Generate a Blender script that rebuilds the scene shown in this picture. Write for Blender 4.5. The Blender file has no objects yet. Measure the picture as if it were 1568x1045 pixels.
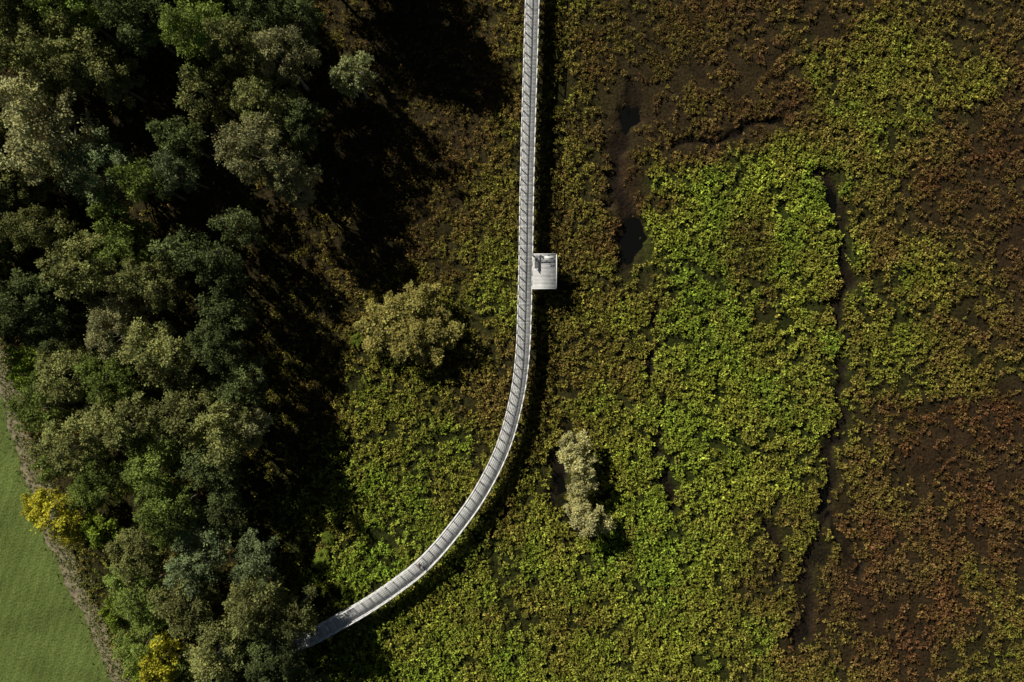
import bpy, math, numpy as np
from mathutils import Vector
rng=np.random.default_rng(7)
H=104.5; S=0.1
def P(px,py,z=0.0):
    k=(H-z)/H
    return np.array([(px-784)*S*k,(522.5-py)*S*k,z])
scene=bpy.context.scene
scene.view_settings.view_transform='Standard'; scene.view_settings.look='None'; scene.view_settings.exposure=0

# ---------- noise ----------
def vnoise(x,y,seed=0):
    xi=np.floor(x).astype(np.int64); yi=np.floor(y).astype(np.int64)
    fx=x-xi; fy=y-yi; fx=fx*fx*(3-2*fx); fy=fy*fy*(3-2*fy)
    def h(a,b):
        n=(a*374761393+b*668265263+seed*974711)&0xffffffff
        n=((n^(n>>13))*1274126177)&0xffffffff
        n=n^(n>>16)
        return (n&0xffff)/65535.0
    return (h(xi,yi)*(1-fx)+h(xi+1,yi)*fx)*(1-fy)+(h(xi,yi+1)*(1-fx)+h(xi+1,yi+1)*fx)*fy
def fbm(x,y,s,seed=0,o=3):
    v=0;a=1;t=0
    for i in range(o):
        v=v+a*vnoise(x/s+17.3*i,y/s-9.1*i,seed+i*13); t+=a; a*=.5; s=s/2.03
    return v/t
# ---------- mesh helpers ----------
def quads_mesh(name,V,Fc,mats,cols=None,mi=None,smooth=False):
    me=bpy.data.meshes.new(name)
    V=np.asarray(V,dtype=np.float32); Fc=np.asarray(Fc,dtype=np.int32)
    me.vertices.add(len(V)); me.vertices.foreach_set('co',V.ravel())
    me.loops.add(Fc.size); me.loops.foreach_set('vertex_index',Fc.ravel())
    me.polygons.add(len(Fc)); me.polygons.foreach_set('loop_start',np.arange(0,Fc.size,4,dtype=np.int32))
    for m in mats: me.materials.append(m)
    if mi is not None: me.polygons.foreach_set('material_index',np.asarray(mi,dtype=np.int32))
    if smooth: me.polygons.foreach_set('use_smooth',np.ones(len(Fc),dtype=bool))
    me.update(calc_edges=True)
    if cols is not None:
        a=me.attributes.new('col','FLOAT_COLOR','POINT')
        c=np.ones((len(V),4),dtype=np.float32); c[:,:3]=cols
        a.data.foreach_set('color',c.ravel())
    return me
def obj(name,me,parent=None,loc=None):
    o=bpy.data.objects.new(name,me); scene.collection.objects.link(o)
    if parent is not None: o.parent=parent
    if loc is not None: o.location=loc
    return o
def diamonds(base,d,L,W,rng,droop=0.25,nrm=None,jit=.55):
    N=len(base)
    r=rng.normal(size=(N,3)); r/=np.linalg.norm(r,axis=1)[:,None]
    up=(np.array([0,0,1.0]) if nrm is None else nrm)+jit*r
    s=np.cross(d,up); s/=np.linalg.norm(s,axis=1)[:,None]+1e-6
    tip=base+d*L[:,None]; tip[:,2]-=droop*L
    mid=base+d*(L*0.55)[:,None]
    V=np.stack([base,mid+s*(W/2)[:,None],tip,mid-s*(W/2)[:,None]],axis=1).reshape(-1,3)
    F=np.arange(4*N).reshape(-1,4)
    return V,F
class Q:
    def __init__(s): s.V=[];s.F=[];s.n=0;s.c=[]
    def add(s,V,F,c=None):
        V=np.asarray(V,float);s.V.append(V);s.F.append(np.asarray(F)+s.n);s.n+=len(V)
        s.c.append(np.tile(np.array(c if c is not None else (1,1,1),float),(len(V),1)))
    def beam(s,p0,p1,w,h,c=None):
        p0=np.array(p0,float);p1=np.array(p1,float);d=p1-p0;l=np.linalg.norm(d);d/=l
        u=np.array([0,0,1.]) if abs(d[2])<.9 else np.array([1.,0,0])
        sd=np.cross(d,u);sd/=np.linalg.norm(sd);u=np.cross(sd,d)
        V=[p+sd*a*w/2+u*b*h/2 for p in(p0,p1) for a,b in((-1,-1),(1,-1),(1,1),(-1,1))]
        s.add(V,[(0,1,2,3),(7,6,5,4),(0,4,5,1),(1,5,6,2),(2,6,7,3),(3,7,4,0)],c)
    def tube(s,pts,rad,n=6,c=None):
        pts=np.asarray(pts,float);V=[];F=[]
        for i,p in enumerate(pts):
            d=pts[min(i+1,len(pts)-1)]-pts[max(i-1,0)];d/=np.linalg.norm(d)+1e-9
            u=np.array([0,0,1.]) if abs(d[2])<.9 else np.array([1.,0,0])
            a=np.cross(d,u);a/=np.linalg.norm(a);b=np.cross(a,d)
            for k in range(n):
                t=2*math.pi*k/n;V.append(p+rad[i]*(math.cos(t)*a+math.sin(t)*b))
        for i in range(len(pts)-1):
            for k in range(n):
                F.append((i*n+k,i*n+(k+1)%n,(i+1)*n+(k+1)%n,(i+1)*n+k))
        s.add(V,F,c)
    def mesh(s,name,mats,smooth=False):
        return quads_mesh(name,np.concatenate(s.V),np.concatenate(s.F),mats,np.concatenate(s.c),smooth=smooth)
# ---------- materials ----------
def newmat(name):
    m=bpy.data.materials.new(name);m.use_nodes=True
    nt=m.node_tree;b=nt.nodes['Principled BSDF'];return m,nt,b
def noise_mul(nt,src,scale,lo,hi,detail=4,coord='Object'):
    tc=nt.nodes.new('ShaderNodeTexCoord');n=nt.nodes.new('ShaderNodeTexNoise');n.inputs['Scale'].default_value=scale;n.inputs['Detail'].default_value=detail
    nt.links.new(tc.outputs[coord],n.inputs['Vector'])
    mr=nt.nodes.new('ShaderNodeMapRange');mr.inputs['From Min'].default_value=.3;mr.inputs['From Max'].default_value=.7
    mr.inputs['To Min'].default_value=lo;mr.inputs['To Max'].default_value=hi
    nt.links.new(n.outputs['Fac'],mr.inputs['Value'])
    vm=nt.nodes.new('ShaderNodeVectorMath');vm.operation='SCALE'
    nt.links.new(src,vm.inputs[0]);nt.links.new(mr.outputs[0],vm.inputs['Scale'])
    return vm.outputs[0],n
def attr(nt,name='col'):
    a=nt.nodes.new('ShaderNodeAttribute');a.attribute_name=name;return a.outputs['Color']
def rgb(nt,c):
    a=nt.nodes.new('ShaderNodeRGB');a.outputs[0].default_value=(*c,1);return a.outputs[0]
def leafmat(name,tint,transl=.2,rnd=.25):
    m,nt,b=newmat(name);nt.nodes.remove(b);b=nt.nodes.new('ShaderNodeBsdfDiffuse')
    mx=nt.nodes.new('ShaderNodeVectorMath');mx.operation='MULTIPLY'
    nt.links.new(attr(nt),mx.inputs[0]);mx.inputs[1].default_value=tint
    oi=nt.nodes.new('ShaderNodeObjectInfo');mr=nt.nodes.new('ShaderNodeMapRange')
    mr.inputs['To Min'].default_value=1-rnd;mr.inputs['To Max'].default_value=1+rnd
    nt.links.new(oi.outputs['Random'],mr.inputs['Value'])
    vm=nt.nodes.new('ShaderNodeVectorMath');vm.operation='SCALE'
    nt.links.new(mx.outputs[0],vm.inputs[0]);nt.links.new(mr.outputs[0],vm.inputs['Scale'])
    nt.links.new(vm.outputs[0],b.inputs['Color'])
    out=nt.nodes['Material Output']
    if transl>0:
        t=nt.nodes.new('ShaderNodeBsdfTranslucent');nt.links.new(vm.outputs[0],t.inputs['Color'])
        ms=nt.nodes.new('ShaderNodeMixShader');ms.inputs[0].default_value=transl
        nt.links.new(b.outputs[0],ms.inputs[1]);nt.links.new(t.outputs[0],ms.inputs[2]);nt.links.new(ms.outputs[0],out.inputs['Surface'])
    else: nt.links.new(b.outputs[0],out.inputs['Surface'])
    return m
def simple(name,c,rough=.7,ns=3,lo=.8,hi=1.15,metal=0,useattr=False,bump=0):
    m,nt,b=newmat(name)
    src=rgb(nt,c)
    if useattr:
        mx=nt.nodes.new('ShaderNodeVectorMath');mx.operation='MULTIPLY';nt.links.new(src,mx.inputs[0]);nt.links.new(attr(nt),mx.inputs[1]);src=mx.outputs[0]
    o,n=noise_mul(nt,src,ns,lo,hi)
    nt.links.new(o,b.inputs['Base Color']);b.inputs['Roughness'].default_value=rough;b.inputs['Metallic'].default_value=metal
    if bump:
        bp=nt.nodes.new('ShaderNodeBump');bp.inputs['Strength'].default_value=bump;bp.inputs['Distance'].default_value=.1
        nt.links.new(n.outputs['Fac'],bp.inputs['Height']);nt.links.new(bp.outputs[0],b.inputs['Normal'])
    return m
# ---------- vegetation map (plant type & vigour per ground spot; sparse upper-left spots also darkened to extend forest shadow) ----------
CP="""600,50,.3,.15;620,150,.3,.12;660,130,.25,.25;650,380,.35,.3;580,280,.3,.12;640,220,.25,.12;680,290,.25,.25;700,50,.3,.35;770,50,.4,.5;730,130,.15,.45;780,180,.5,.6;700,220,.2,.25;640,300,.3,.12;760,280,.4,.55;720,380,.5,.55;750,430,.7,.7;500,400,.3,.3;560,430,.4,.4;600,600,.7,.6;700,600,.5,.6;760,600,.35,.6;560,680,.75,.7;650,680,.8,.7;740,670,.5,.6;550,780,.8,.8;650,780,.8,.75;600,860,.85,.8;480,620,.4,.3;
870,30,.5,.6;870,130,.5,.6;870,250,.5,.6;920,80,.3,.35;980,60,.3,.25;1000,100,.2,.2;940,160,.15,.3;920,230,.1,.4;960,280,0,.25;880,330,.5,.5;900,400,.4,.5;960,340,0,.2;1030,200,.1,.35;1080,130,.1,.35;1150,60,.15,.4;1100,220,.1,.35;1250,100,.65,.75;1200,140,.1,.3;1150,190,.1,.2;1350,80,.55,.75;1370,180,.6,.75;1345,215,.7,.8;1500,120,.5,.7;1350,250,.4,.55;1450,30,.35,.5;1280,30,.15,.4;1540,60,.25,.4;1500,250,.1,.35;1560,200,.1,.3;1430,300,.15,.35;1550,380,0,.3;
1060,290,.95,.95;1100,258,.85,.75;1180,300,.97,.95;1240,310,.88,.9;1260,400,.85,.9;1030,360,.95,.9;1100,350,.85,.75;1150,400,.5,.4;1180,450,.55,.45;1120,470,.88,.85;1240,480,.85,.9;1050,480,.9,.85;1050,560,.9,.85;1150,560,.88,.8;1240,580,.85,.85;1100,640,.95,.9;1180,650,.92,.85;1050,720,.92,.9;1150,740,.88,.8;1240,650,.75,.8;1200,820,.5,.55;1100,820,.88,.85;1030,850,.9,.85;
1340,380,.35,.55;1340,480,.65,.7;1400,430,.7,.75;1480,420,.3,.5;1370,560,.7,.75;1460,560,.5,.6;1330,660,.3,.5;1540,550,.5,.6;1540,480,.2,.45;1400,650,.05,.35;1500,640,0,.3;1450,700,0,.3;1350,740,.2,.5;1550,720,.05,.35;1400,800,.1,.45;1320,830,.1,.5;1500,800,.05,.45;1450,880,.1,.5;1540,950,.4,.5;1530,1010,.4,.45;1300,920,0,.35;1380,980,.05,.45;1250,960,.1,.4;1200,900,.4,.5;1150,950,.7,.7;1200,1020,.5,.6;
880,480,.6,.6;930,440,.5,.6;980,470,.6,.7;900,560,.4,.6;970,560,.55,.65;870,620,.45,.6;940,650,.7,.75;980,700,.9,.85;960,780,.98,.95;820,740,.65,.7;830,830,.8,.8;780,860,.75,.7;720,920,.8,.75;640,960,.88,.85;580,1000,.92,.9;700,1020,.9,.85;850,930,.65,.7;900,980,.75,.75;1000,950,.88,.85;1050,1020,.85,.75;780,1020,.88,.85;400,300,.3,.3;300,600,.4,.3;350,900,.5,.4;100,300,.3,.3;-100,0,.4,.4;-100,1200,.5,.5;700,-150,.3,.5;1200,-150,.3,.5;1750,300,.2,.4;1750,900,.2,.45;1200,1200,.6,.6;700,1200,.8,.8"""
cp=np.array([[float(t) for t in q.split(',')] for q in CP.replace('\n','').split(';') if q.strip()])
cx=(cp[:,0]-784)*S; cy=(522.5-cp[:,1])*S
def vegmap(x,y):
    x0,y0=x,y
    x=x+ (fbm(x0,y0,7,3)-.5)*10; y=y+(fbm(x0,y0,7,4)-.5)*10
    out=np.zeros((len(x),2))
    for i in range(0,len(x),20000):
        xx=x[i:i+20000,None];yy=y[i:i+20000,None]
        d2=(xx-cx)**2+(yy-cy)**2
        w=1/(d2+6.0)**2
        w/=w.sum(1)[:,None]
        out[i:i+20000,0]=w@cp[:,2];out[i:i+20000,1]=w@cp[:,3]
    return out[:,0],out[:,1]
def pl(pts):return [P(a,b)[:2] for a,b in pts]
CH=[(pl([(1225,262),(1262,285),(1284,320),(1286,370),(1294,430),(1282,480),(1291,540),(1284,600),(1288,640),(1266,690),(1274,735),(1256,780),(1258,830),(1232,880),(1236,930),(1215,985)]),.85),
    (pl([(1003,470),(1000,530),(1003,590),(1012,690),(1030,740),(1032,775)]),.45),
    (pl([(975,140),(965,190),(935,250),(945,300),(968,365),(962,410)]),1.2),
    (pl([(872,655),(862,700),(860,745),(880,800),(905,815)]),1.1),
    (pl([(1030,215),(1100,222),(1150,195),(1195,185)]),.6),
    (pl([(1170,800),(1195,845),(1188,890)]),.5),(pl([(1262,780),(1300,830),(1310,880)]),.5)]
def chan(x,y):
    m=np.zeros(len(x))
    wx=x+(fbm(x,y,3,21)-.5)*4.2; wy=y+(fbm(x,y,3,22)-.5)*4.2
    for pts,w in CH:
        for a,b in zip(pts[:-1],pts[1:]):
            d=b-a;t=np.clip(((wx-a[0])*d[0]+(wy-a[1])*d[1])/(d@d),0,1)
            D=np.hypot(wx-a[0]-t*d[0],wy-a[1]-t*d[1])
            m=np.maximum(m,np.clip(1.6-D/w,0,1))
    return m*np.clip(.3+1.3*fbm(x,y,4,23),0,1)
POOLS=[(968,366,1.8,3.2),(965,182,1.4,1.6),(1263,765,.7,2.2),(1182,188,.9,.7),(928,312,.9,.9),(860,748,.8,1.4),(1275,305,.7,.7)]
def pool(x,y):
    m=np.zeros(len(x)); wx=x+(fbm(x,y,1.6,31)-.5)*3.0; wy=y+(fbm(x,y,1.6,32)-.5)*3.0
    for a,b,rx,ry in POOLS:
        c=P(a,b);D=np.sqrt(((wx-c[0])/rx)**2+((wy-c[1])/ry)**2);m=np.maximum(m,np.clip((1.35-D)*1.6,0,1))
    return m
FB=np.array([P(a,b)[:2] for a,b in [(-40,490),(-4,590),(38,735),(85,850),(128,950),(168,1045),(205,1150),(260,1400)]])
def fieldx(y):
    return np.interp(-y,-FB[:,1],FB[:,0])
# ---------- ground ----------
gx=np.concatenate([[-4000,-1200,-400,-180,-130],np.arange(-100,100.1,.4),[130,180,400,1200,4000]])
gy=np.concatenate([[-4000,-1200,-400,-180,-110],np.arange(-75,75.1,.4),[110,180,400,1200,4000]])
X,Y=np.meshgrid(gx,gy);x=X.ravel();y=Y.ravel()
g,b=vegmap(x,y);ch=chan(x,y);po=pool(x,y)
inner=((abs(x)<=100)&(abs(y)<=75)).astype(float)
def gz(x,y,ch):return (fbm(x,y,5,50)-.5)*.25-.5*ch
z=gz(x,y,ch)*inner-.55*po*inner
fm=(x<fieldx(y)+3.6)
z=np.where(fm,0,z)
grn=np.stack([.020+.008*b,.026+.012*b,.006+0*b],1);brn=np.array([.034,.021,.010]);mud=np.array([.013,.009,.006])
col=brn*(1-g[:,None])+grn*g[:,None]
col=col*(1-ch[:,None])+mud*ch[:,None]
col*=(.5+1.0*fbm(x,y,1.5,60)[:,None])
nx=len(gx);ny=len(gy)
ii,jj=np.meshgrid(np.arange(nx-1),np.arange(ny-1));a=(jj*nx+ii).ravel()
F=np.stack([a,a+1,a+nx+1,a+nx],1)
m,nt,bs=newmat('marsh_soil')
o1,n1=noise_mul(nt,attr(nt),2.5,.5,1.6,6)
nt.links.new(o1,bs.inputs['Base Color']);bs.inputs['Roughness'].default_value=.95;bs.inputs['Specular IOR Level'].default_value=.1
bp=nt.nodes.new('ShaderNodeBump');bp.inputs['Distance'].default_value=.2;nt.links.new(n1.outputs['Fac'],bp.inputs['Height']);nt.links.new(bp.outputs[0],bs.inputs['Normal'])
obj('marsh_ground',quads_mesh('marsh_ground',np.stack([x,y,z],1),F,[m],col,smooth=True))
mw,nt,bs=newmat('dark_water');bs.inputs['Base Color'].default_value=(.005,.005,.004,1);bs.inputs['Roughness'].default_value=.25;bs.inputs['Specular IOR Level'].default_value=.25
nn=nt.nodes.new('ShaderNodeTexNoise');nn.inputs['Scale'].default_value=6;bp=nt.nodes.new('ShaderNodeBump');bp.inputs['Strength'].default_value=.05
nt.links.new(nn.outputs['Fac'],bp.inputs['Height']);nt.links.new(bp.outputs[0],bs.inputs['Normal'])
for (a,b_,rx,ry) in POOLS:
    c=P(a,b_);q=Q();n=24;V=[(0,0,0)]+[((rx+.9)*1.3*math.cos(t),(ry+.9)*1.3*math.sin(t),0) for t in np.linspace(0,2*math.pi,n,endpoint=False)]
    Fq=[(0,1+k,1+(k+1)%n,1+(k+2)%n) for k in range(0,n,2)]
    q.add(V,Fq);obj('marsh_pool',q.mesh('pool',[mw]),loc=(c[0],c[1],-.50))
# ---------- mown field + verge ----------
m,nt,bs=newmat('mown_grass')
tc=nt.nodes.new('ShaderNodeTexCoord')
mp=nt.nodes.new('ShaderNodeMapping');mp.inputs['Rotation'].default_value=(0,0,math.radians(18));nt.links.new(tc.outputs['Object'],mp.inputs['Vector'])
wv=nt.nodes.new('ShaderNodeTexWave');wv.inputs['Scale'].default_value=.22;wv.inputs['Distortion'].default_value=2.5;wv.inputs['Detail'].default_value=4;nt.links.new(mp.outputs[0],wv.inputs['Vector'])
cr=nt.nodes.new('ShaderNodeMix');cr.data_type='RGBA';cr.inputs[6].default_value=(.108,.150,.036,1);cr.inputs[7].default_value=(.132,.175,.044,1)
nt.links.new(wv.outputs['Fac'],cr.inputs[0])
o1,n1=noise_mul(nt,cr.outputs[2],.2,.72,1.22,8);o2,n2=noise_mul(nt,o1,3,.7,1.3,8)
nt.links.new(o2,bs.inputs['Base Color']);bs.inputs['Roughness'].default_value=.9;bs.inputs['Specular IOR Level'].default_value=.1
bp=nt.nodes.new('ShaderNodeBump');bp.inputs['Distance'].default_value=.15;nt.links.new(n2.outputs['Fac'],bp.inputs['Height']);nt.links.new(bp.outputs[0],bs.inputs['Normal'])
q=Q();ys=np.arange(6,-140,-.5)
for k in range(len(ys)-1):
    y0,y1=ys[k],ys[k+1]
    def xb(yy): return float(fieldx(np.array([yy]))[0]+(fbm(np.array([yy]),np.array([.3]),2.2,5)[0]-.5)*2.2)
    q.add([(-220,y1,.03),(xb(y1),y1,.03),(xb(y0),y0,.03),(-220,y0,.03)],[(0,1,2,3)])
obj('mown_field',q.mesh('field',[m]))
q=Q()
for k in range(len(ys)-1):
    y0,y1=ys[k],ys[k+1]
    def xv(yy): return xb(yy)+2.9+(vnoise(np.array([yy*.4]),np.array([.9]),8)[0]-.5)*1.5
    q.add([(xb(y1)-.3,y1,.015),(xv(y1),y1,.015),(xv(y0),y0,.015),(xb(y0)-.3,y0,.015)],[(0,1,2,3)])
obj('dirt_verge_path',q.mesh('verge',[simple('dry_verge',(.25,.215,.125),.95,1.6,.4,1.35,bump=.8)]))
# ---------- marsh plants ----------
step=.37
xs=np.arange(-92,92,step);yy_=np.arange(-64,64,step)
X,Y=np.meshgrid(xs,yy_);x=X.ravel()+rng.uniform(-.22,.22,X.size);y=Y.ravel()+rng.uniform(-.22,.22,X.size)
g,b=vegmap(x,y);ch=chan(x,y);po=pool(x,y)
gap=fbm(x,y,.95,70,2)
patch=fbm(x,y,5,80,3)
cov=.45+.40*b+(patch-.5)*.7-.65*ch-1.5*po
keep=(gap*.95+rng.uniform(-.08,.08,len(x)))>(.84-.64*np.clip(cov,0,1.1))
keep&=po<.5
keep&=x>fieldx(y)+2.6
keep&=~((x<-42)&(rng.random(len(x))<.55))
x=x[keep];y=y[keep];g=g[keep];b=b[keep];patch=patch[keep];ch=ch[keep];po=po[keep];gap=gap[keep]
N=len(x);print('clumps',N)
gg=np.clip(g+.04+(fbm(x,y,3.5,90)-.5)*.7+rng.normal(0,.10,N),0,1)
K=7
G1=np.array([.148,.222,.024]);G2=np.array([.215,.240,.030]);B1=np.array([.160,.100,.038]);B2=np.array([.165,.078,.034]);O=np.array([.190,.160,.032])
t=np.clip(fbm(x,y,8,95)*2-.5,0,1)[:,None]
green=G1*(1-t)+G2*t; t2=np.clip(fbm(x,y,6,99)*2.4-.7,0,1)[:,None]
brown=B1*(1-t2)+B2*t2
w=gg[:,None]
c=np.where(w<.5,brown*(1-2*w)+O*2*w,O*(2-2*w)+green*(2*w-1))
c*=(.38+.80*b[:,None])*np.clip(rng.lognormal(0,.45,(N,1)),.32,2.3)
size=(.24+.18*b+.13*rng.random(N))*(1-.3*ch)
hh=size*rng.uniform(.6,2.6,N)
z0=gz(x,y,ch)-.4*po
rep=lambda a:np.repeat(a,K,axis=0)
th=rng.uniform(0,2*math.pi,N*K);el=rng.uniform(-.05,.85,N*K)
d=np.stack([np.cos(th)*np.cos(el),np.sin(th)*np.cos(el),np.sin(el)],1)
base=np.stack([rep(x),rep(y),rep(z0+hh*.35)],1)+d*rep(size)[:,None]*.25*rng.random((N*K,1))
base[:,2]+=rep(hh)*rng.uniform(0,.5,N*K)
L=rep(size)*rng.uniform(.45,1.0,N*K);W=L*rng.uniform(.4,.7,N*K)
V,F=diamonds(base,d,L,W,rng,.3,nrm=np.array([-.35,.35,.85]))
lc=rep(c)*rng.uniform(.65,1.35,(N*K,1))
mleaf=leafmat('marsh_leaf',(1,1,1),0,0)
obj('marsh_vegetation',quads_mesh('marsh_vegetation',V,F,[mleaf],np.repeat(lc,4,axis=0)))
yv=rng.uniform(-75,4,2600);xv_=fieldx(yv)+rng.normal(2.1,1.3,2600);Kv=8
ths=rng.uniform(0,6.28,2600*Kv);els=rng.uniform(.1,1.1,2600*Kv);d=np.stack([np.cos(ths)*np.cos(els),np.sin(ths)*np.cos(els),np.sin(els)],1)
base=np.stack([np.repeat(xv_,Kv),np.repeat(yv,Kv),np.full(2600*Kv,.03)],1);L=rng.uniform(.15,.4,2600*Kv)
V,F=diamonds(base,d,L,L*.3,rng)
cc=np.where(rng.random((2600,1))<.5,np.array([[.27,.25,.11]]),np.array([[.12,.16,.04]]));
obj('verge_grass',quads_mesh('verge_grass',V,F,[mleaf],np.repeat(np.repeat(cc,Kv,0),4,0)))
# ---------- trees ----------
bark=simple('bark',(.16,.14,.11),.9,4,.6,1.3)
barkp=simple('pale_bark',(.33,.31,.24),.9,4,.6,1.2)
def make_tree(seed,r,h,npuff,lpp,pr,leaf,cz=.62,vz=.34,trunks=1,sp=1.3):
    R=np.random.default_rng(seed);q=Q()
    ph=R.uniform(0,6.28,4)
    pts=[];tries=0
    while len(pts)<npuff and tries<6000:
        tries+=1
        v=R.normal(size=3);v/=np.linalg.norm(v)
        if v[2]<-.3:continue
        az=math.atan2(v[1],v[0]);lob=1+.15*math.sin(2*az+ph[0])+.15*math.sin(3*az+ph[1])+.12*math.sin(5*az+ph[2]+2*v[2])
        f=R.uniform(.2,1)**.5
        p=np.array([v[0]*r*.88*lob*f,v[1]*r*.88*lob*f,cz*h+v[2]*vz*h*f*(1+.2*math.sin(3*az+ph[3]))])
        if pts and min(np.linalg.norm((p-o)*[1,1,.6]) for o in pts)<pr*sp:continue
        pts.append(p)
    pts=np.array(pts)
    tops=[]
    for k in range(trunks):
        off=np.array([R.uniform(-.5,.5),R.uniform(-.5,.5),0])*(trunks>1)
        top=np.array([R.normal(0,.09*r),R.normal(0,.09*r),h*(cz+vz*.6)])+off*3
        zs=np.linspace(0,1,7);tp=[off*.4*(1-s)+top*np.array([s**1.4,s**1.4,s])+np.array([.12*math.sin(5*s+seed),.12*math.cos(4*s),0]) for s in zs]
        rr=.022*h*(1-zs*.86);rr[0]*=1.35;q.tube(tp,rr,8);tops.append(np.array(tp))
    nl=min(14,len(pts));limbs=[]
    for i in range(nl):
        tp=tops[i%trunks];tip=pts[i];s=np.clip((tip[2]/h)*R.uniform(.55,.8),.2,.85)*6
        k=int(s);st=tp[min(k,5)]*(1-(s-k))+tp[min(k+1,6)]*(s-k)
        m1=st*.6+tip*.4+np.array([0,0,-.03*h]);m2=st*.25+tip*.75+R.normal(0,.12,3)
        rl=.0085*h;q.tube([st,m1,m2,tip],[rl,rl*.75,rl*.5,rl*.22],5);limbs+= [m1,m2,st*.1+tip*.9]
    limbs=np.array(limbs)
    for p in pts[nl:]:
        dd=np.linalg.norm(limbs-p,axis=1)+(limbs[:,2]>p[2])*1.0;s=limbs[dd.argmin()]
        q.tube([s,(s+p)/2+R.normal(0,.1,3),p],[.0035*h,.0025*h,.0012*h],4)
    C=[];D=[];T=[];NN=[]
    for p in pts:
        s=pr*R.uniform(.6,1.25);ns=int(R.integers(14,21));tone=R.uniform(.72,1.28)
        for _ in range(ns):
            v=R.normal(size=3);v/=np.linalg.norm(v);v[2]=v[2]*.7+.25
            cc=p+v*s*R.uniform(.4,.95)
            q.tube([p-[0,0,.3*s],cc+v*s*.25],[.028,.008],3)
            n=max(4,int(lpp/ns*R.uniform(.5,1.5)))
            o=R.normal(size=(n,3))*np.array([.17,.17,.11])*s
            C.append(cc+o);u=o/(s*.2)
            dd=u+v*.7+R.normal(size=(n,3))*.5;dd[:,2]*=.5
            D.append(dd/(np.linalg.norm(dd,axis=1)[:,None]+1e-6))
            nn=v*1.0+u*.2+np.array([0,0,.3]);NN.append(nn/(np.linalg.norm(nn,axis=1)[:,None]+1e-6))
            T.append(np.full(n,tone*R.uniform(.8,1.2)))
    Vb=np.concatenate(q.V);Fb=np.concatenate(q.F)
    C=np.concatenate(C);D=np.concatenate(D);T=np.concatenate(T);NN=np.concatenate(NN)
    L=leaf*R.uniform(.6,1.4,len(C));V,F=diamonds(C,D,L,L*R.uniform(.5,.8,len(C)),R,.15,nrm=NN,jit=.4)
    tn=T*R.uniform(.75,1.25,len(C));warm=R.uniform(-.1,.12,len(C))
    lc=np.stack([tn*(1+warm),tn,tn*(1-warm)],1)
    cols=np.concatenate([np.ones((len(Vb),3)),np.repeat(lc,4,0)])
    mi=np.concatenate([np.zeros(len(Fb),int),np.ones(len(F),int)])
    return quads_mesh('tree_mesh',np.concatenate([Vb,V]),np.concatenate([Fb,F+len(Vb)]),[bark,None],cols,mi)
k_=1.55
LM={'o':leafmat('leaf_olive',(.155*k_,.166*k_,.056*k_)),'g':leafmat('leaf_green',(.128*k_,.170*k_,.038*k_)),'d':leafmat('leaf_dark',(.085*k_,.107*k_,.038*k_)),
    'p':leafmat('leaf_pale',(.205*k_,.205*k_,.092*k_)),'b':leafmat('leaf_blue_green',(.118*k_,.152*k_,.068*k_)),'y':leafmat('leaf_yellow',(.42,.40,.04)),
    'w':leafmat('leaf_willow',(.48,.46,.20),.2,.1),'k':leafmat('leaf_khaki',(.33,.30,.085),.2,.1),'f':leafmat('leaf_fresh',(.22,.30,.040)),'q':leafmat('leaf_birch',(.33,.36,.15),.2,.05)}
R0,H0=5.0,14.0
big=[make_tree(100+i,R0,H0,30,380,1.3,.30) for i in range(6)]
med=[make_tree(200+i,3.0,9.0,18,260,.95,.27) for i in range(4)]
bush=[make_tree(300+i,2.2,4.5,16,280,.66,.21,.55,.36,trunks=2,sp=1.1) for i in range(3)]
def plant(name,px,py,r,h,mat,kind=None,pale=False,sx=1,sy=1,rot=None):
    c=P(px,py,h*.72);rr=r*S*(H-h*.72)/H
    if kind is None: kind='big' if rr>3.5 else 'med'
    src,r0,h0={'big':(big,R0,H0),'med':(med,3.0,9.0),'bush':(bush,2.2,4.5)}[kind]
    o=obj(name,src[int(rng.integers(len(src)))],loc=(c[0],c[1],-.1))
    o.scale=(rr/r0*sx,rr/r0*sy,h/h0);o.rotation_euler=(0,0,rng.uniform(0,6.28) if rot is None else rot)
    for k,mm in ((1,LM[mat]),)+(((0,barkp),) if pale else ()):
        o.material_slots[k].link='OBJECT';o.material_slots[k].material=mm
    return o
T="""25,60,55,18,o;95,85,60,19,o;55,185,70,19,p;150,110,45,17,o;200,25,50,17,d;300,45,48,18,g;360,75,46,18,o;430,85,44,18,p;310,140,38,15,o;400,160,46,17,o;385,225,50,18,p;440,270,40,17,p;
455,190,38,15,d;455,20,40,13,d;140,260,48,16,b;25,275,44,15,o;215,275,34,17,g;262,262,30,17,b;50,350,40,15,o;115,405,50,16,o;190,375,36,14,g;225,430,42,15,o;165,325,32,14,g;280,385,36,14,d;325,410,36,15,d;360,350,30,13,d;
20,460,50,15,d;75,500,42,12,d;100,5,50,18,g;20,-10,50,18,d;395,5,46,16,d;268,208,32,16,d;180,470,34,11,p;345,470,34,13,d;
172,515,40,13,p;245,545,52,17,o;165,585,46,14,g;330,530,40,15,d;95,570,46,13,o;58,622,42,12,g;108,680,48,14,o;190,645,46,15,o;280,635,50,16,o;345,660,46,15,o;380,650,32,13,p;235,705,50,14,g;150,735,42,12,g;
320,715,42,12,d;250,785,46,15,g;205,850,40,11,o;300,855,50,15,b;390,865,40,13,b;205,910,46,11,g;285,930,48,13,o;385,925,44,15,o;440,950,42,13,o;335,1000,50,13,o;215,985,38,11,g;410,1010,44,12,d;370,985,36,10,d;
330,790,42,11,d;370,590,38,13,d;290,1060,55,11,g;370,1080,55,11,d;460,1060,40,9,d;35,555,30,9,f"""
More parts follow.
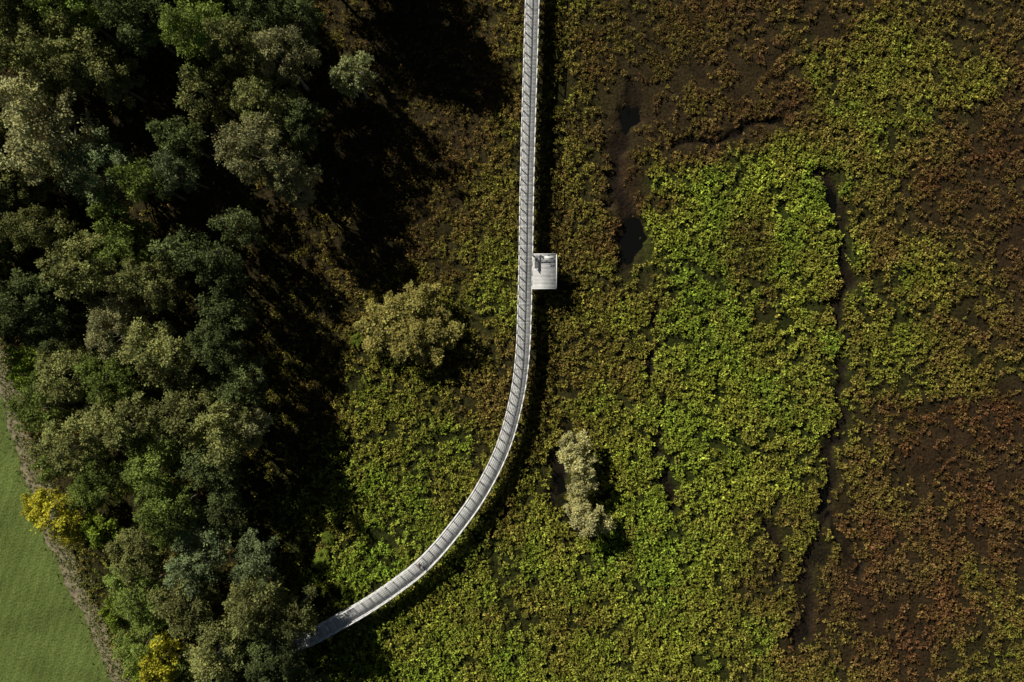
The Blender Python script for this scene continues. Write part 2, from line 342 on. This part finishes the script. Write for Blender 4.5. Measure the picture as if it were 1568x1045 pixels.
for t in T.replace('\n','').split(';'):
    a=t.split(',');plant('broadleaf_tree',float(a[0]),float(a[1]),float(a[2])*1.02,float(a[3])*rng.uniform(.92,1.08),a[4],pale=(a[4]=='p'))
plant('birch_tree',540,110,31,14,'q',pale=True)
for a in [(78,785,34,9,'y'),(55,772,20,7,'y'),(105,815,22,7,'y'),(245,1015,32,13,'y'),(235,1045,24,11,'y')]:plant('yellow_maple_tree',*a)
for a in [(150,815,28,7,'f'),(28,575,20,5,'f'),(178,945,26,7,'f'),(208,1030,22,6,'f'),(72,715,24,6,'g'),(120,765,24,6,'g')]:plant('hazel_shrub',*a,kind='bush')
for k in range(46):
    a=rng.uniform(-420,-30);b_=rng.uniform(-300,450);plant('broadleaf_tree',a,b_,rng.uniform(45,60),rng.uniform(14,18),'ogdb'[k%4])
for k in range(38):
    a=rng.uniform(-20,590);b_=rng.uniform(-330,-45);plant('broadleaf_tree',a,b_,rng.uniform(45,60),rng.uniform(14,18),'ogdo'[k%4])
for k in range(8): plant('broadleaf_tree',rng.uniform(310,460),rng.uniform(1100,1300),50,10,'god'[k%3])
for a,b_,r,h in [(582,498,36,5.6),(640,466,36,6.4),(672,500,34,6),(620,524,34,6),(655,530,28,5),(610,480,30,5.6),(640,500,28,6)]:plant('marsh_willow_tree',a,b_,r,h,'k',kind='bush')
for a,b_,r,h in [(878,683,26,6),(888,712,27,6.4),(892,742,22,5.4),(903,795,30,6.4),(885,778,20,5)]:plant('silver_willow_tree',a,b_,r,h,'w',kind='bush',pale=True)
for a,b_,r in [(490,858,14),(500,825,10),(545,520,9)]:plant('marsh_shrub',a,b_,r,1.3,'f',kind='bush')
# ---------- boardwalk ----------
Z=3.1
ctl=[(822,-300),(818,-100),(815,0),(812,100),(809,200),(806.5,300),(805,400),(803,480),(800,545),(791,610),(770,685),(735,755),(692,815),(648,864),(602,900),(560,928),(518,952),(475,975),(430,993),(385,1003),(320,1010),(250,1012)]
C=np.array([P(a,b_,Z)[:2] for a,b_ in ctl])
pp=[]
for i in range(1,len(C)-2):
    for t in np.linspace(0,1,40,endpoint=False):
        p0,p1,p2,p3=C[i-1:i+3];pp.append(.5*((2*p1)+(-p0+p2)*t+(2*p0-5*p1+4*p2-p3)*t*t+(-p0+3*p1-3*p2+p3)*t**3))
pp=np.array(pp);sl=np.concatenate([[0],np.cumsum(np.linalg.norm(np.diff(pp,axis=0),axis=1))]);LEN=sl[-1]
def at(s):
    p=np.array([np.interp(s,sl,pp[:,0]),np.interp(s,sl,pp[:,1])])
    e=.3;q2=np.array([np.interp(min(s+e,LEN),sl,pp[:,0]),np.interp(min(s+e,LEN),sl,pp[:,1])]);q1=np.array([np.interp(max(s-e,0),sl,pp[:,0]),np.interp(max(s-e,0),sl,pp[:,1])])
    d=(q2-q1)/np.linalg.norm(q2-q1);n=np.array([-d[1],d[0]])
    return p,d,n
s_yard=sl[np.argmin(np.hypot(pp[:,0]-P(475,975,Z)[0],pp[:,1]-P(475,975,Z)[1]))]
def zz(s): return Z if s<s_yard else Z-(s-s_yard)*(Z-.15)/(LEN-s_yard)
HW=.94
wood=simple('weathered_deck',(.60,.605,.60),.8,1.3,.8,1.1,useattr=True)
steel=simple('galvanised_steel',(.78,.785,.78),.5,3,.9,1.08)
dark=simple('dark_timber',(.12,.10,.08),.85,3,.7,1.2)
root=obj('elevated_boardwalk',None)
q=Q();s=0.;R=np.random.default_rng(5)
while s<LEN-.2:
    a,_,n0=at(s);b2,_,n1=at(s+.185);z=zz(s);tn=R.uniform(.8,1.15)
    V=[(*(a-n0*HW),z-.05),(*(a+n0*HW),z-.05),(*(b2+n1*HW),z-.05),(*(b2-n1*HW),z-.05)];V+= [(v[0],v[1],z) for v in V]
    q.add(V,[(3,2,1,0),(4,5,6,7),(0,1,5,4),(1,2,6,5),(2,3,7,6),(3,0,4,7)],(tn,tn,tn*R.uniform(.96,1.03)));s+=.2
obj('deck_planks',q.mesh('deck',[wood]),root)
pA=P(815,391,Z);pB=P(851.5,443,Z)
sp0=sl[np.argmin(abs(pp[:,1]-pA[1]))];sp1=sl[np.argmin(abs(pp[:,1]-pB[1]))]
qb=Q();qp=Q();qr=Q();qs=Q();qw=Q()
st=1.45;ns=int(LEN/st)
for i in range(ns):
    s0=i*st;s1=s0+st;a,da,na=at(s0);b2,db,nb=at(s1);z0_,z1=zz(s0),zz(s1)
    for sd in(-1,1):
        e0=a+na*sd*(HW+.06);e1=b2+nb*sd*(HW+.06)
        qb.beam((*e0,z0_-.12),(*e1,z1-.12),.11,.26)
        openp=(sd==1 and s1>sp0+.3 and s0<sp1-.3)
        if not openp:
            qr.beam((*e0,z0_+1.1),(*e1,z1+1.1),.15,.07)
            for hh_ in(.15,.34,.53,.72,.91): qw.beam((*e0,z0_+hh_),(*e1,z1+hh_),.03,.035)
            qp.beam((*e0,z0_-.2),(*e0,z0_+1.06),.12,.12)
    if i%2==0:
        qs.beam((*(a-na*1.1),z0_-.34),(*(a+na*1.1),z0_-.34),.16,.18)
        for sd in(-1,1):
            if z0_>.8: qs.tube([(*(a+na*sd*.75),-1),(*(a+na*sd*.75),z0_-.43)],[.09,.09],8)
obj('edge_beams',qb.mesh('edge',[steel]),root);obj('railing_posts',qp.mesh('posts',[steel]),root)
obj('handrails',qr.mesh('rails',[steel]),root);obj('rail_wires',qw.mesh('wires',[steel]),root);obj('support_piles',qs.mesh('piles',[dark]),root)
plat=obj('viewing_platform',None)
x0=at((sp0+sp1)/2)[0][0]+HW+.13;x1=pB[0];y0=pB[1];y1=pA[1]
q=Q();yy=y0
while yy<y1-.05:
    tn=R.uniform(1.0,1.2);q.beam((x0-.05,yy+.09,Z-.025),(x1,yy+.09,Z-.025),.185,.05,(tn,tn,tn));yy+=.2
obj('platform_deck',q.mesh('pdeck',[wood]),plat)
q=Q();q2=Q()
for (a,b2) in [((x0,y1),(x1,y1)),((x1,y1),(x1,y0)),((x1,y0),(x0,y0))]:
    a=np.array(a);b2=np.array(b2);q.beam((*a,Z+1.1),(*b2,Z+1.1),.15,.07);q.beam((*a,Z-.15),(*b2,Z-.15),.11,.25)
    for h_ in(.15,.34,.53,.72,.91):q2.beam((*a,Z+h_),(*b2,Z+h_),.035,.04)
    n=3
    for k in range(n+1):
        p=a+(b2-a)*k/n;q.beam((*p,Z-.2),(*p,Z+1.06),.12,.12)
for px_ in(x0+.4,x1-.4):
    for py_ in(y0+.4,y1-.4):q2.tube([(px_,py_,-1),(px_,py_,Z-.1)],[.1,.1],8)
obj('platform_rails',q.mesh('prail',[steel]),plat);obj('platform_wires_and_piles',q2.mesh('pw',[steel]),plat)
def bench(x,y,rot):
    r=obj('bench',None,loc=(x,y,Z));r.rotation_euler=(0,0,rot);q=Q()
    for k in range(3):q.beam((-.75,-.15+.15*k,.45),(.75,-.15+.15*k,.45),.12,.04)
    obj('seat',q.mesh('seat',[dark]),r);q=Q()
    for k in range(2):q.beam((-.75,.25+.03*k,.62+.16*k),(.75,.25+.03*k,.62+.16*k),.03,.12)
    obj('backrest',q.mesh('back',[dark]),r);q=Q()
    for sx in(-.6,.6):
        q.beam((sx,-.15,0),(sx,-.15,.43),.06,.06);q.beam((sx,.2,0),(sx,.28,.85),.06,.06);q.beam((sx,-.15,.4),(sx,.22,.4),.05,.04)
    obj('legs',q.mesh('legs',[steel]),r)
bench(x0+.55,(y0+y1)/2+1.3,math.radians(90))
r=obj('information_sign',None,loc=(x1-1.1,y1-.55,Z));q=Q()
for sx in(-.55,.55):q.beam((sx,0,0),(sx,0,.95),.06,.06)
obj('posts',q.mesh('sp',[steel]),r)
q=Q();q.beam((-.7,-.28,.90),(.7,-.28,.90),.05,.03);q.add([(-.7,-.25,.9),(.7,-.25,.9),(.7,.25,1.12),(-.7,.25,1.12),(-.7,-.25,.86),(.7,-.25,.86),(.7,.25,1.08),(-.7,.25,1.08)],[(0,1,2,3),(7,6,5,4),(0,4,5,1),(1,5,6,2),(2,6,7,3),(3,7,4,0)])
obj('panel',q.mesh('panel',[simple('sign_panel',(.75,.76,.74),.4,5,.85,1.05)]),r)
# ---------- pedestrian ----------
def pedestrian(s,off,coat,face):
    p,d,n=at(s);p=p+n*off
    J=[];E=[];Rd=[]
    def v(x,y,z,r,par=None):
        J.append((x,y,z));Rd.append(r)
        if par is not None:E.append((par,len(J)-1))
        return len(J)-1
    pel=v(0,0,.95,(.16,.12));wa=v(0,.01,1.12,(.14,.10),pel);chs=v(0,.02,1.36,(.18,.12),wa);nb=v(0,.03,1.48,(.08,.07),chs);nk=v(0,.045,1.54,(.055,.055),nb)
    h1=v(0,.055,1.61,(.075,.09),nk);h2=v(0,.06,1.70,(.08,.10),h1);h3=v(0,.05,1.765,(.05,.06),h2);v(0,.165,1.655,(.012,.015),h1)
    for sd in(-1,1):
        v(sd*.088,.045,1.66,(.012,.02),h1)
        sh=v(sd*.19,.01,1.42,(.065,.065),chs);el_=v(sd*.25,-.03-sd*.08,1.14,(.045,.045),sh);wr=v(sd*.25,.08-sd*.16,.92,(.03,.03),el_);pm=v(sd*.25,.10-sd*.18,.85,(.035,.022),wr)
        for k in range(4):
            f1=v(sd*.25,.07-sd*.18+.02*k,.80,(.009,.009),pm);f2=v(sd*.245,.075-sd*.18+.02*k,.77-.006*(k%3),(.008,.008),f1);v(sd*.235,.08-sd*.18+.02*k,.745-.006*(k%3),(.007,.007),f2)
        t1=v(sd*.225,.14-sd*.18,.85,(.011,.011),pm);v(sd*.215,.16-sd*.18,.815,(.009,.009),t1)
        hp=v(sd*.09,0,.90,(.10,.10),pel);kn=v(sd*.10,.08+sd*.13,.50,(.065,.065),hp);an=v(sd*.10,-.02+sd*.25,.10,(.042,.042),kn);v(sd*.11,.13+sd*.25,.045,(.04,.035),an)
    me=bpy.data.meshes.new('body');me.from_pydata(J,E,[]);o=obj('pedestrian',me,loc=(*p,Z))
    o.rotation_euler=(0,0,math.atan2(d[1],d[0])-math.pi/2+(math.pi if face else 0))
    mo=o.modifiers.new('Skin','SKIN')
    for i,r in enumerate(Rd):
        me.skin_vertices[0].data[i].radius=r
    me.skin_vertices[0].data[0].use_root=True
    mo.use_smooth_shade=True
    sb=o.modifiers.new('Sub','SUBSURF');sb.levels=1;sb.render_levels=2
    m,nt,bs=newmat('clothes');tc=nt.nodes.new('ShaderNodeTexCoord');sx=nt.nodes.new('ShaderNodeSeparateXYZ');nt.links.new(tc.outputs['Object'],sx.inputs[0])
    cr=nt.nodes.new('ShaderNodeValToRGB');cr.color_ramp.interpolation='CONSTANT';dv=nt.nodes.new('ShaderNodeMath');dv.operation='DIVIDE';dv.inputs[1].default_value=2
    nt.links.new(sx.outputs['Z'],dv.inputs[0]);nt.links.new(dv.outputs[0],cr.inputs[0])
    e=cr.color_ramp.elements;e[0].position=0;e[0].color=(.03,.025,.02,1);e[1].position=.06;e[1].color=(.02,.025,.045,1)
    for ps,cl in((.44,coat),(.755,(.42,.26,.19)),(.855,(.05,.03,.02))):
        x_=e.new(ps);x_.color=(*cl,1)
    nt.links.new(cr.outputs[0],bs.inputs['Base Color']);bs.inputs['Roughness'].default_value=.85
    me.materials.append(m)
sP=sl[np.argmin(np.hypot(pp[:,0]-P(649,865,Z)[0],pp[:,1]-P(649,865,Z)[1]))]
pedestrian(sP,.35,(.02,.02,.03),True)
pedestrian(sP+.2,-.35,(.12,.04,.035),True)
# ---------- light, sky, camera ----------
el=math.radians(34)
dirv=Vector((math.cos(el)*.71,-math.cos(el)*.704,-math.sin(el)))
sun=bpy.data.lights.new('sun','SUN');sun.energy=5.0;sun.angle=math.radians(.5);sun.color=(1,.94,.83)
so=bpy.data.objects.new('sun',sun);scene.collection.objects.link(so);so.rotation_euler=dirv.to_track_quat('-Z','Y').to_euler();so.location=(-60,60,90)
w=bpy.data.worlds.new('World');scene.world=w;w.use_nodes=True;nt=w.node_tree
sk=nt.nodes.new('ShaderNodeTexSky');sk.sky_type='NISHITA';sk.sun_disc=False;sk.sun_elevation=el;sk.sun_rotation=math.atan2(-dirv.x,-dirv.y)
nt.links.new(sk.outputs[0],nt.nodes['Background'].inputs[0]);nt.nodes['Background'].inputs[1].default_value=.02
cam=bpy.data.cameras.new('camera');cam.lens=24;cam.sensor_width=36;cam.clip_end=9000
co=bpy.data.objects.new('camera',cam);scene.collection.objects.link(co);co.location=(0,0,H);scene.camera=co
